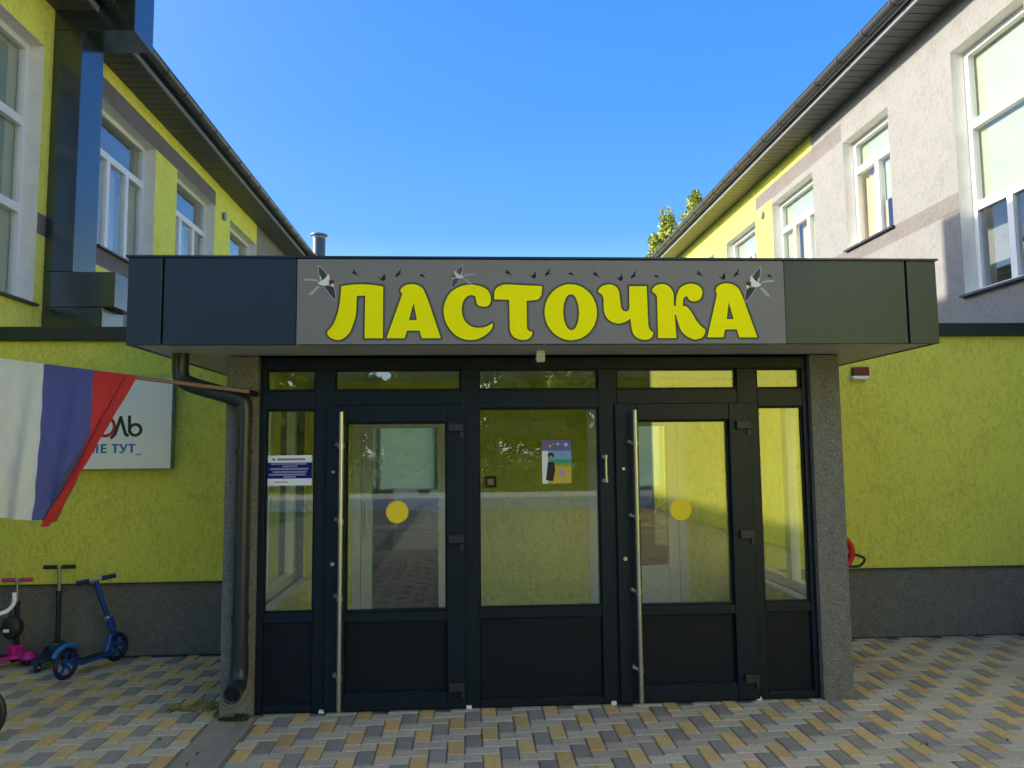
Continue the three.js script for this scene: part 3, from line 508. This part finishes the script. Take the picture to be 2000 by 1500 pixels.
{
  const w = thing('wall_sign', 'white lightbox sign with black, red and blue letters on lime wall', 'sign', [0, 0, 0]);
  mesh('case', rbox(-4.3, -2.505, 1.556, 2.325, ZB + .02, ZB + .098, .004), M.trim, w);
  const t = canvasTex(1024, 440, (c, W, H) => {
    const px = (x, y) => [(x + 4.295) / 1.785 * W, (2.32 - y) / .759 * H];
    c.fillStyle = '#f6f3ea'; c.fillRect(0, 0, W, H);
    c.fillStyle = '#d98c1c'; c.fillRect(0, ...[px(0, 2.07)[1]], px(-3.87, 0)[0], px(0, 1.61)[1] - px(0, 2.07)[1]);
    c.strokeStyle = '#f2f2ee'; c.lineWidth = 5; for (const y of [1.98, 1.86, 1.74]) { c.beginPath(); c.moveTo(0, px(0, y)[1]); c.lineTo(px(-3.87, 0)[0], px(0, y)[1]); c.stroke(); }
    c.lineCap = 'round'; c.lineJoin = 'round';
    const line = (pts, col, lw) => { c.strokeStyle = col; c.lineWidth = lw; c.beginPath(); pts.forEach((p, k) => { const q = px(...p); k ? c.lineTo(...q) : c.moveTo(...q); }); c.stroke(); };
    line(ell(-3.053, 1.915, .075, .078).concat([[-2.978, 1.915]]), '#b3202f', 15);
    line([[-2.998, 1.822], [-2.972, 1.85], [-2.928, 1.992], [-2.885, 1.85], [-2.868, 1.84]], '#14211c', 15);
    line([[-2.857, 1.996], [-2.853, 1.87]], '#14211c', 15); line(ell(-2.806, 1.886, .046, .046).concat([[-2.76, 1.886]]), '#14211c', 14);
    c.fillStyle = '#1668b4'; c.font = 'bold 60px sans-serif'; c.textBaseline = 'alphabetic'; const q = px(-3.2, 1.692); c.save(); c.translate(q[0], q[1]); const tw = c.measureText('МЕ ТУТ_').width; c.scale(258 / tw, 1.02); c.fillText('МЕ ТУТ_', 0, 0); c.restore();
  });
  mesh('face', new THREE.PlaneGeometry(1.785, .759).translate(-3.4025, 1.9405, ZB + .0995), std(C(1, 1, 1), { map: t, roughness: .35 }), w, true);
}
{
  const t1 = canvasTex(384, 264, (c, W, H) => {
    c.fillStyle = '#e9ebef'; c.fillRect(0, 0, W, H); c.fillStyle = '#20226e'; c.fillRect(0, H * .24, W, H * .53);
    const bar = (x, y, w, h, col) => { c.fillStyle = col; for (let k = x; k < x + w; k += .035) c.fillRect(k * W, y * H, .026 * W, h * H); };
    bar(.1, .1, .06, .07, '#555'); bar(.22, .1, .62, .07, '#4a4a52'); bar(.08, .26, .8, .05, '#a9aacb'); bar(.33, .34, .35, .05, '#a9aacb'); bar(.05, .42, .85, .06, '#a9aacb'); bar(.12, .52, .74, .06, '#a9aacb'); bar(.03, .61, .84, .06, '#a9aacb'); bar(.36, .69, .28, .05, '#a9aacb'); bar(.15, .86, .3, .05, '#9a9aa2');
  });
  tag(printed('notice_plate', -1.337, -1.047, 1.463, 1.663, .004, t1, M.white, undefined, .004), 'blue and white notice plate on the narrow side pane', 'notice');
  const t2 = canvasTex(240, 330, (c, W, H) => {
    const gr = [['#6d6a9c', 0, .24], ['#7ea5c8', .24, .44], ['#4e9a7c', .44, .53], ['#8aa84a', .53, .6], ['#c9b04a', .6, 1]];
    for (const [k, a, b] of gr) { c.fillStyle = k; c.fillRect(0, a * H, W, (b - a) * H); }
    c.fillStyle = '#dfe8e4'; c.fillRect(0, .24 * H, .2 * W, .76 * H);
    for (const [k, x, y, r] of [['#c76a4a', .15, .1, 9], ['#d8b13c', .28, .13, 10], ['#7fae5a', .38, .09, 8], ['#9fb6dd', .55, .08, 12], ['#b9c8ea', .82, .1, 14], ['#6aa6d0', .7, .32, 20], ['#b99ab0', .68, .76, 30]]) { c.fillStyle = k; c.beginPath(); c.arc(x * W, y * H, r, 0, 7); c.fill(); }
    c.fillStyle = '#33302f'; c.beginPath(); c.arc(.3 * W, .36 * H, 26, 0, 7); c.fill(); c.fillStyle = '#a98a80'; c.beginPath(); c.arc(.3 * W, .4 * H, 17, 0, 7); c.fill();
    c.fillStyle = '#3c363a'; c.beginPath(); c.moveTo(.2 * W, .5 * H); c.lineTo(.4 * W, .5 * H); c.lineTo(.45 * W, .68 * H); c.lineTo(.36 * W, .95 * H); c.lineTo(.12 * W, .92 * H); c.closePath(); c.fill();
  });
  tag(printed('poster', .499, .699, 1.454, 1.746, .003, t2, M.white, undefined, .002), 'colourful paper poster taped to the wide central pane', 'poster');
  const dot = (x, y, label) => tag(mesh('round_sticker', new THREE.CylinderGeometry(.074, .074, .0015, 40).rotateX(Math.PI / 2).translate(x, y, .0085), std(C(.85, .62, .01), { roughness: .55 })), label, 'sticker');
  dot(-.479, 1.278, 'yellow round sticker on door beside the blue notice'); dot(1.446, 1.267, 'yellow round sticker on door with white inner door behind');
}

// ------------------------------------------------------------------ downpipe, flag
{
  const p = thing('downpipe', 'dark round downpipe bending from canopy down the pillar', 'drainpipe'), r = .052, z = .145;
  mesh('upper_pipe', tube([[-1.85, SOF + .02, .2], [-1.85, 2.2, .2], [-1.83, 2.15, .2], [-1.52, 2.04, z + .01], [-1.465, 2.005, z], [-1.455, 1.95, z], [-1.455, 1.8, z]], r, 18, 60), M.pipe, p);
  mesh('lower_pipe', tube([[-1.455, 1.81, z], [-1.455, .42, z]], r - .003, 18), M.pipe, p);
  mesh('outlet', join([tube([[-1.455, .46, z], [-1.455, .3, z], [-1.455, .24, z + .03], [-1.457, .205, z + .13]], r + .002, 18, 30)]), M.pipe, p);
  mesh('outlet_mouth', new THREE.TorusGeometry(r, .006, 8, 24).rotateX(-.25).translate(-1.457, .204, z + .133), M.pipe, p);
  mesh('outlet_shade_disc', new THREE.CircleGeometry(r - .004, 20).rotateX(.32).translate(-1.457, .2037, z + .1345), M.gap, p);  // flat black disc, paints the shade inside the pipe mouth
  for (const y of [1.69, .64]) mesh('collar', new THREE.CylinderGeometry(r + .006, r + .006, .035, 18, 1).translate(-1.455, y, z), M.pipe, p);
  for (const y of [1.66, .6]) mesh('clip', rbox(-1.5, -1.41, y - .012, y + .012, .075, z - .04, .003), M.trim, p);
}
{
  const P = (t) => [-1.41 - 1.46 * t, 2.075 + .186 * t, .215 + .22 * t];
  const f = thing('flag', 'white, blue and red flag hanging from a slanting pole', 'flag');
  mesh('pole', rod(P(0), P(1.02), .014, .012, 10), M.wood, f); mesh('socket', rod([-1.40, 2.07, .075], P(.03), .02, .018, 12), M.gap, f);
  const NS = 96, NV = 48, pos = [], idx = [], tA = .452, X0 = P(tA)[0], X1 = P(1)[0];
  for (let v = 0; v <= NV; v++) for (let s = 0; s <= NS; s++) {
    const S = s / NS, T = v / NV, x0 = X1 + (X0 - X1) * S, t = (x0 + 1.41) / -1.46, top = P(t), y = top[1] + .012 - T * (.955 - .03 * S) , xo = Math.min(X0, X0 + .01 - .548 * Math.max(0, P(tA)[1] - y)), hem = .07 - .035 * T, xc = xo - hem - .012;
    let x = x0 - .035 * T * T, z = top[2], k = 0;
    if (T > .03) {
      const nat = x; if (nat > xc && S < .93) { const sc = Math.min(.92, Math.max(0, (xc - X1 + .035 * T * T) / (X0 - X1))), w = (S - sc) / Math.max(.001, .93 - sc); x = xc + .012 * w; k = Math.sin(w * Math.PI) * Math.min(.16, (nat - xc + .02) * .5); }
      else if (S >= .93) x = xc + .012 + (xo - xc - .012) * (S - .93) / .07;
    }
    const drape = T ** .7 * ((.018 + .022 * (1 - S) ** 2) * Math.sin(S * 21 + 1.6 * T + .8 * Math.sin(T * 3)) + .010 * Math.sin(S * 43 + 3 * T + 1)) + .007 * Math.sin(T * 9 + S * 6) * T + .0035 * Math.sin(S * 70 + 5 * Math.sin(T * 7)) * T + .003 * Math.sin(T * 31 + S * 25);
    z += drape - k + (S > .9 ? .02 * T : 0);
    z += .024 * (1 - .6 * T);
    pos.push(x, y, z);
  }
  for (let v = 0; v < NV; v++) for (let s = 0; s < NS; s++) { const a = v * (NS + 1) + s, b = a + 1, c = a + NS + 1, d = c + 1; idx.push([a, c, b, b, c, d, s / NS]); }
  const stripe = (name, a, b, col) => {
    const g = new THREE.BufferGeometry(); g.setAttribute('position', new THREE.Float32BufferAttribute(pos, 3)); g.setIndex(idx.filter((q) => q[6] >= a - 1e-6 && q[6] < b - 1e-6).flatMap((q) => q.slice(0, 6))); g.computeVertexNormals();
    mesh(name, g, new THREE.MeshPhysicalMaterial({ color: col, roughness: .8, transmission: .32, thickness: 0, bumpMap: clothBump, bumpScale: .0006 }), f);
  };
  const q = (v) => Math.round(v * NS) / NS;
  stripe('white_stripe', 0, q(.354), C(.90, .87, .79)); stripe('blue_stripe', q(.354), q(.703), C(.10, .11, .38)); stripe('red_stripe', q(.703), 1.01, C(.74, .03, .028));
}

// ------------------------------------------------------------------ scooters and bicycle
const wheelGeo = (r, w) => new THREE.TorusGeometry(r - w / 2, w / 2, 10, 28);
function wheel(parent, [x, y, z], r, w, yaw, tyre, hub) {
  const t = mesh('wheel', wheelGeo(r, w).rotateY(yaw).translate(x, y, z), tyre, parent), sp = [new THREE.CylinderGeometry(r * .2, r * .2, w * 1.1, 14).rotateX(Math.PI / 2)];
  for (let k = 0; k < 5; k++) sp.push(box(-.006, .006, 0, r - w * .6, -w * .25, w * .25).rotateZ(k * 2 * Math.PI / 5));
  mesh('spokes', join(sp.map((g) => g.rotateY(yaw).translate(x, y, z))), hub, t); return t;
}
{
  const blue = std(C(.01, .07, .38), { roughness: .35, metalness: .2 }), navy = std(C(.008, .014, .09), { roughness: .5 }), pink = std(C(.55, .02, .25), { roughness: .4 });
  { // large-wheeled blue scooter: rear wheel towards the yard, steering end at the wall
    const s = thing('kick_scooter', 'blue kick scooter with two large wheels, leaning on grey plinth', 'scooter');
    const Rr = [-3.03, .115, -.87], Fr = [-2.875, .115, -1.36], yaw = Math.atan2(-(Fr[2] - Rr[2]), Fr[0] - Rr[0]);
    wheel(s, Rr, .115, .034, yaw, navy, blue); wheel(s, Fr, .115, .034, yaw, navy, blue);
    const d = V(Fr[0] - Rr[0], 0, Fr[2] - Rr[2]).normalize(), at = (t, y) => [Rr[0] + d.x * t, y, Rr[2] + d.z * t], deck = box(-.16, .16, -.012, .012, -.05, .05).rotateY(yaw).translate(...at(.26, .095));
    mesh('deck', [deck, rod(at(.05, .13), at(.12, .095), .02), rod(at(.4, .1), at(.44, .23), .022)], blue, s);
    mesh('grip_tape', box(-.14, .14, .0125, .0145, -.042, .042).rotateY(yaw).translate(...at(.26, .095)), M.plastic, s);
    mesh('brake_lever', [rod([-3.05, .66, -1.245], [-3.12, .635, -1.20], .006), rod([-3.04, .655, -1.24], [-2.935, .37, -1.285], .004)], M.plastic, s);
    for (const q of [Rr, Fr]) mesh('axle_bolt', rod([q[0] - .03, .115, q[2] - .01], [q[0] + .03, .115, q[2] + .01], .01), M.steel, s);
    mesh('rear_fender', new THREE.TorusGeometry(.135, .02, 6, 14, 1.7).rotateZ(.9).rotateY(yaw).translate(...Rr), std(C(.03, .16, .5), { roughness: .3 }), s);
    mesh('fork', [rod([Fr[0], .12, Fr[2]], [-2.905, .28, -1.33], .018), rod([-2.9, .27, -1.33], [-2.93, .36, -1.31], .03)], blue, s);
    mesh('stem', rod([-2.93, .35, -1.31], [-3.02, .66, -1.27], .019), blue, s);
    mesh('clamp', rod([-2.93, .34, -1.31], [-2.937, .375, -1.308], .026), M.steel, s);
    mesh('handlebar', rod([-3.13, .655, -1.22], [-2.9, .695, -1.30], .012), M.steel, s);
    mesh('grip', rod([-3.15, .652, -1.215], [-3.06, .667, -1.245], .019), navy, s); mesh('grip', rod([-2.975, .682, -1.275], [-2.88, .698, -1.305], .019), navy, s);
  }
  const tri = (label, px, pz, rx, rz, h, grip, stemLow, base, ghalf) => { // three-wheeled scooter: two wheels at the wall
    const s = thing('kick_scooter', label, 'scooter'), d = V(px - rx, 0, pz - rz), L = d.length(); d.normalize(); const n = V(-d.z, 0, d.x), yaw = Math.atan2(-d.z, d.x), at = (t, y, o = 0) => [rx + d.x * t + n.x * o, y, rz + d.z * t + n.z * o];
    wheel(s, at(0, .04), .04, .03, yaw, M.plastic, M.white); for (const o of [-.1, .1]) wheel(s, at(L, .06, o), .06, .03, yaw, M.plastic, base);
    const dk = new THREE.Shape(); dk.moveTo(-L * .45, -.045); dk.lineTo(L * .2, -.055); dk.quadraticCurveTo(L * .45, -.1, L * .5, -.09); dk.lineTo(L * .5, .09); dk.quadraticCurveTo(L * .45, .1, L * .2, .055); dk.lineTo(-L * .45, .045); dk.closePath();
    mesh('deck', new THREE.ExtrudeGeometry(dk, { depth: .02, bevelSize: .006, bevelThickness: .006, bevelSegments: 2 }).rotateX(-Math.PI / 2).rotateY(yaw).translate(...at(L * .5, .065)), base, s);
    mesh('grip_tape', box(-L * .38, L * .15, .0275, .029, -.036, .036).rotateY(yaw).translate(...at(L * .5, .065)), M.plastic, s);
    mesh('clamp', rod(at(L - .05, h * .71), at(L - .05, h * .75), .026), M.plastic, s);
    mesh('steering_box', rbox(-.05, .05, 0, .09, -.05, .05, .02).rotateY(yaw).translate(...at(L - .05, .075)), base, s);
    mesh('lower_stem', rod(at(L - .04, .12), at(L - .05, h * .74), .02), stemLow, s); mesh('upper_stem', rod(at(L - .05, h * .72), at(L - .055, h - .005), .013), M.steel, s);
    const top = at(L - .055, h);
    mesh('handlebar', rod([top[0] - ghalf, h, top[2]], [top[0] + ghalf, h, top[2]], .01), M.steel, s);
    mesh('grip', rod([top[0] - ghalf - .02, h, top[2]], [top[0] - .02, h, top[2]], .017), grip, s); mesh('grip', rod([top[0] + .02, h, top[2]], [top[0] + ghalf + .02, h, top[2]], .017), grip, s);
    return { s, top, at, L };
  };
  tri('black kick scooter with tall steering post beside the blue one', -3.36, -1.42, -3.35, -1.08, .765, M.plastic, M.plastic, std(C(.02, .06, .09), { roughness: .4 }), .105);
  const pk = tri('pink three-wheeled kick scooter with pink grips against plinth', -3.63, -1.36, -3.80, -1.10, .675, std(C(.5, .05, .2), { roughness: .5 }), M.plastic, pink, .095);
  mesh('fender', new THREE.SphereGeometry(.06, 14, 8, 0, 6.3, 0, 1.6).translate(pk.top[0] + .13, .06, pk.top[2] + .03), pink, pk.s);
  const h = thing('round_bag', 'round black bag hanging on the pink scooter post', 'bag', [pk.top[0] + .01, .31, pk.top[2] + .06]);
  mesh('body', new THREE.SphereGeometry(.085, 20, 14).scale(1, 1.1, .7), M.plastic, h); mesh('badge', rbox(-.035, .01, -.025, 0, .056, .064, .003), M.white, h); mesh('strap', tube([[-.03, .08, 0], [-.02, .14, -.03], [.02, .14, -.03], [.03, .08, 0]], .008, 6), M.plastic, h);
}
{ // children's bicycle standing half out of view
  const b = thing('kids_bicycle', 'small bicycle with white curved handlebar at yard edge', 'bicycle', [-2.89, 0, .4]);
  wheel(b, [0, .17, 0], .17, .04, 0, M.plastic, M.steel); wheel(b, [-.62, .17, 0], .17, .04, 0, M.plastic, M.steel);
  const w = M.white; mesh('frame', [rod([-.1, .5, 0], [-.36, .2, 0], .018), rod([-.36, .2, 0], [-.62, .17, 0], .014), rod([-.36, .2, 0], [-.44, .48, 0], .016), rod([-.12, .46, 0], [-.42, .42, 0], .016)], w, b);
  mesh('fork', [rod([0, .17, .035], [-.09, .42, .035], .01), rod([0, .17, -.035], [-.09, .42, -.035], .01), rod([-.09, .42, 0], [-.13, .6, 0], .015)], w, b);
  mesh('handlebar', tube([[.012, .815, -.3], [.012, .75, -.3], [-.02, .705, -.29], [-.08, .685, -.22], [-.13, .62, 0], [-.08, .685, .22], [-.02, .705, .29], [.012, .75, .3], [.012, .815, .3]], .013, 8, 60), w, b);
  mesh('seat', new THREE.SphereGeometry(.08, 14, 8).scale(1.4, .35, .9).translate(-.46, .51, 0), M.plastic, b);
}
{ // red ride-on mostly behind the pillar
  const r = thing('ride_on_trike', 'red ride-on trike with black handle peeping from behind pillar', 'trike', [2.93, 0, -.8]), red = std(C(.62, .02, .02), { roughness: .35 });
  mesh('seat_back', new THREE.TorusGeometry(.13, .025, 10, 20, 2.6).rotateZ(-1.2).translate(-.015, .85, 0), red, r);
  mesh('post', [rod([.04, .3, 0], [.07, .9, 0], .014), rod([-.2, .3, 0], [.04, .3, 0], .03), rod([.04, .12, 0], [.04, .3, 0], .02)], red, r);
  mesh('handle', tube([[.07, .828, .0], [.15, .824, .02], [.2, .795, .03], [.17, .745, .02], [.07, .732, 0]], .011, 8, 30), M.plastic, r);
  for (const [x, z] of [[.04, 0], [-.22, .1], [-.22, -.1]]) wheel(r, [x - .06, .1, z], .1, .035, 0, M.plastic, red);
  mesh('seat', rbox(-.28, -.08, .3, .34, -.09, .09, .015), red, r);
}

// ------------------------------------------------------------------ litter, moss
{
  const lv = []; const leaf = (x, z, y, s) => { const a = rr(0, 6.3), t = rr(-.5, .5), c = Math.cos(a) * s, d = Math.sin(a) * s; lv.push(quad([x - c, y, z - d], [x - d * .45, y + t * s * .5 + .004, z + c * .45], [x + c, y + .003, z + d], [x + d * .45, y - t * s * .2 + .006, z - c * .45])); };
  for (let k = 0; k < 190; k++) { const u = rnd(), x = -1.98 + .34 * u + rr(-.03, .03); leaf(x, -.12 + rr(-.12, .1) * (1 - Math.abs(u - .6)), .002 + rr(0, .025), rr(.010, .026)); }
  for (let k = 0; k < 26; k++) leaf(rr(-3.2, 3.5), rr(.1, 1.1), .003, rr(.006, .014));
  const m = mesh('fallen_leaves', lv, std(C(.40, .31, .06), { roughness: .9 })); m.userData.kind = 'stuff'; m.userData.label = 'dry yellow leaves scattered on the paving by the downpipe'; m.userData.category = 'leaves';
  const wd = []; for (let k = 0; k < 46; k++) { const near = rnd() < .55, x = near ? (rnd() < .5 ? rr(-4.2, -1.7) : rr(2.6, 5.2)) : .07 + .1 * Math.round(rr(-34, 46)), z = near ? ZB + rr(.0, .03) : rr(.05, 1.2); for (let b = 0; b < 7; b++) { const a = rr(0, 6.3), h = rr(.008, .03), w = .003, lx = rr(-.014, .014), lz = rr(-.014, .014); wd.push(quad([x - w * Math.cos(a), -.004, z - w * Math.sin(a)], [x + w * Math.cos(a), -.004, z + w * Math.sin(a)], [x + lx, h, z + lz], [x + lx * .5, h * .6, z + lz * .5])); } }
  const ww = mesh('joint_weeds', wd, std(C(.09, .13, .03), { roughness: .9 })); ww.userData.kind = 'stuff'; ww.userData.label = 'tiny weeds growing in the paving joints'; ww.userData.category = 'weeds';
  const ms = []; for (let k = 0; k < 420; k++) { const x = rr(-1.59, -1.4), z = .085 + Math.abs(rr(-.05, .05)), h = rr(.006, .03) * (x > -1.5 ? 1.3 : .5), a = rr(0, 3.1), w = .004; ms.push(quad([x - w * Math.cos(a), 0, z - w * Math.sin(a)], [x + w * Math.cos(a), 0, z + w * Math.sin(a)], [x + rr(-.01, .01), h, z + rr(-.01, .01)], [x - w * .5, h * .8, z])); }
  const s = mesh('moss', ms, std(C(.05, .075, .02), { roughness: 1 })); s.userData.kind = 'stuff'; s.userData.label = 'green moss along the foot of the pillar'; s.userData.category = 'moss';
}

// ------------------------------------------------------------------ trees
const leafG = std(C(.17, .20, .04), { roughness: .7, side: THREE.DoubleSide, vertexColors: true });
function tree(label, [x, y, z], h, r, n, leaf, narrow, tint, group) {
  const t = thing(narrow ? 'poplar_tree' : 'leafy_tree', label, 'tree', [x, y, z], 0, group), br = [rod([0, 0, 0], [rr(-.1, .1), h * .45, rr(-.1, .1)], h * .022 + .05, h * .014 + .02, 9), rod([0, h * .44, 0], [0, h * .9, 0], h * .014 + .02, .02, 7)], centers = [];
  const cl = narrow ? 46 : 40;
  for (let k = 0; k < cl; k++) {
    const u = (k + .5) / cl, a = rr(0, 6.28);
    let cy, rad; if (narrow) { cy = h * (.15 + .84 * u); rad = r * Math.sin(Math.PI * Math.min(.97, .12 + .86 * u)) * rr(.35, 1); } else { cy = h * (.2 + .74 * u); rad = r * Math.sqrt(Math.max(.05, 1 - ((u - .42) / .62) ** 2)) * rr(.35, 1); }
    const c = [Math.cos(a) * rad, cy, Math.sin(a) * rad]; centers.push([c, narrow ? r * rr(.22, .42) : r * rr(.22, .36)]);
    br.push(rod([0, Math.max(h * .25, cy - rad * .8 - (narrow ? .8 : 0)), 0], c, .045 * h / 8, .012, 5));
  }
  mesh('trunk', br, M.bark, t);
  const P = [], Cc = [], q = new THREE.Quaternion(), e = new THREE.Euler(), v = new THREE.Vector3();
  for (let k = 0; k < n; k++) {
    const [c, R] = centers[Math.floor(rnd() * centers.length)], d = Math.cbrt(rnd()) * R, a = rr(0, 6.28), b = Math.acos(rr(-1, 1));
    const o = [c[0] + d * Math.sin(b) * Math.cos(a), c[1] + d * Math.cos(b) * (narrow ? 1.7 : .85), c[2] + d * Math.sin(b) * Math.sin(a)];
    q.setFromEuler(e.set(rr(-1.2, 1.2), rr(0, 6.28), rr(-1.2, 1.2))); const s = leaf * rr(.6, 1.3), pt = [[-s, 0, 0], [0, 0, s * .55], [s, 0, 0], [0, 0, -s * .55]].map((w) => { v.set(...w).applyQuaternion(q); return [v.x + o[0], v.y + o[1], v.z + o[2]]; });
    P.push(...pt[0], ...pt[1], ...pt[2], ...pt[0], ...pt[2], ...pt[3]); const g = rr(.65, 1.35), w = rr(.85, 1.2); for (let i = 0; i < 6; i++) Cc.push(tint[0] * g * w, tint[1] * g, tint[2] * g);
  }
  const g = new THREE.BufferGeometry(); g.setAttribute('position', new THREE.Float32BufferAttribute(P, 3)); g.setAttribute('color', new THREE.Float32BufferAttribute(Cc, 3)); g.computeVertexNormals();
  mesh('crown', boxUV(g), leafG, t, true); return t;
}
{
  const g = 'yellowing poplars behind the sunlit wing', lb = 'tall narrow yellowing poplar rising behind the sunlit wing roof';
  for (const [x, z, h] of [[7.7, -25, 10.3], [8.35, -25.5, 11.5], [9.0, -24.6, 11.0], [9.6, -25.2, 12.3], [10.5, -26, 12.0]]) tree(lb, [x, 0, z], h, rr(.8, 1.05), 13000, .075, true, [2.1, 1.95, 1.4], g);
  const b = 'trees across the road facing the entrance', lb2 = 'broad green tree across the road, mirrored in the entrance glass';
  for (const [x, z, h, r] of [[-13, 31, 8, 3.6], [-8.2, 29, 7.2, 3.2], [-3.6, 31, 8.4, 3.4], [1.2, 33, 9.5, 3.8], [6.0, 30, 7.6, 3.3], [10.6, 32, 9, 3.8], [15.5, 30.5, 8, 3.4]]) tree(lb2, [x, 0, z], h, r, 15000, .17, false, [1.25, 1.3, 1.0], b);
  // out of view: hedge, and pavilion mirrored as a dark patch in the glass
  const P = [], q = []; for (let k = 0; k < 42000; k++) { const x = rr(-24, 24), y = rr(0, 1) * (3.6 + 1.3 * Math.sin(x * .9) + .7 * Math.sin(x * 2.3 + 1)), z = 36 + rr(-.7, .7), s = rr(.09, .17), a = rr(0, 6.3); q.push([x, y, z, s, a]); }
  const pos = [], col = []; for (const [x, y, z, s, a] of q) { const c = Math.cos(a) * s, d = Math.sin(a) * s; pos.push(x - c, y - d * .6, z, x + d * .4, y + c * .5, z + s * .5, x + c, y + d * .6, z, x - c, y - d * .6, z, x + c, y + d * .6, z, x - d * .4, y - c * .5, z - s * .5); const k = rr(.7, 1.3); for (let i = 0; i < 6; i++) col.push(k, k * 1.1, k); }
  const hg = new THREE.BufferGeometry(); hg.setAttribute('position', new THREE.Float32BufferAttribute(pos, 3)); hg.setAttribute('color', new THREE.Float32BufferAttribute(col, 3)); hg.computeVertexNormals();
  tag(mesh('hedge', boxUV(hg), leafG, undefined, true), 'tall dense green hedge behind the trees across the road', 'hedge');
  const v = thing('unseen_pavilion', 'unseen pavilion with brown boxed roof across the road, darkening the mirrored view', 'pavilion', [2.6, 0, 29.6]);
  mesh('roof', rbox(-1.7, 1.7, 2.32, 2.95, -1.6, 1.6, .03), std(C(.09, .05, .035), { roughness: .8 }), v);
  for (const [x, z] of [[-1.3, -1.3], [1.3, -1.3], [-1.3, 1.3], [1.3, 1.3]]) mesh('post', box(x - .05, x + .05, 0, 2.32, z - .05, z + .05), M.wood, v);
  mesh('parapet', [box(-1.3, 1.3, .1, .8, 1.28, 1.32), box(-1.32, -1.28, .1, .8, -1.25, 1.25), box(1.28, 1.32, .1, .8, -1.25, 1.25)], M.wood, v);
}

renderer.setSize(1024, 768);
renderer.render(scene, camera);
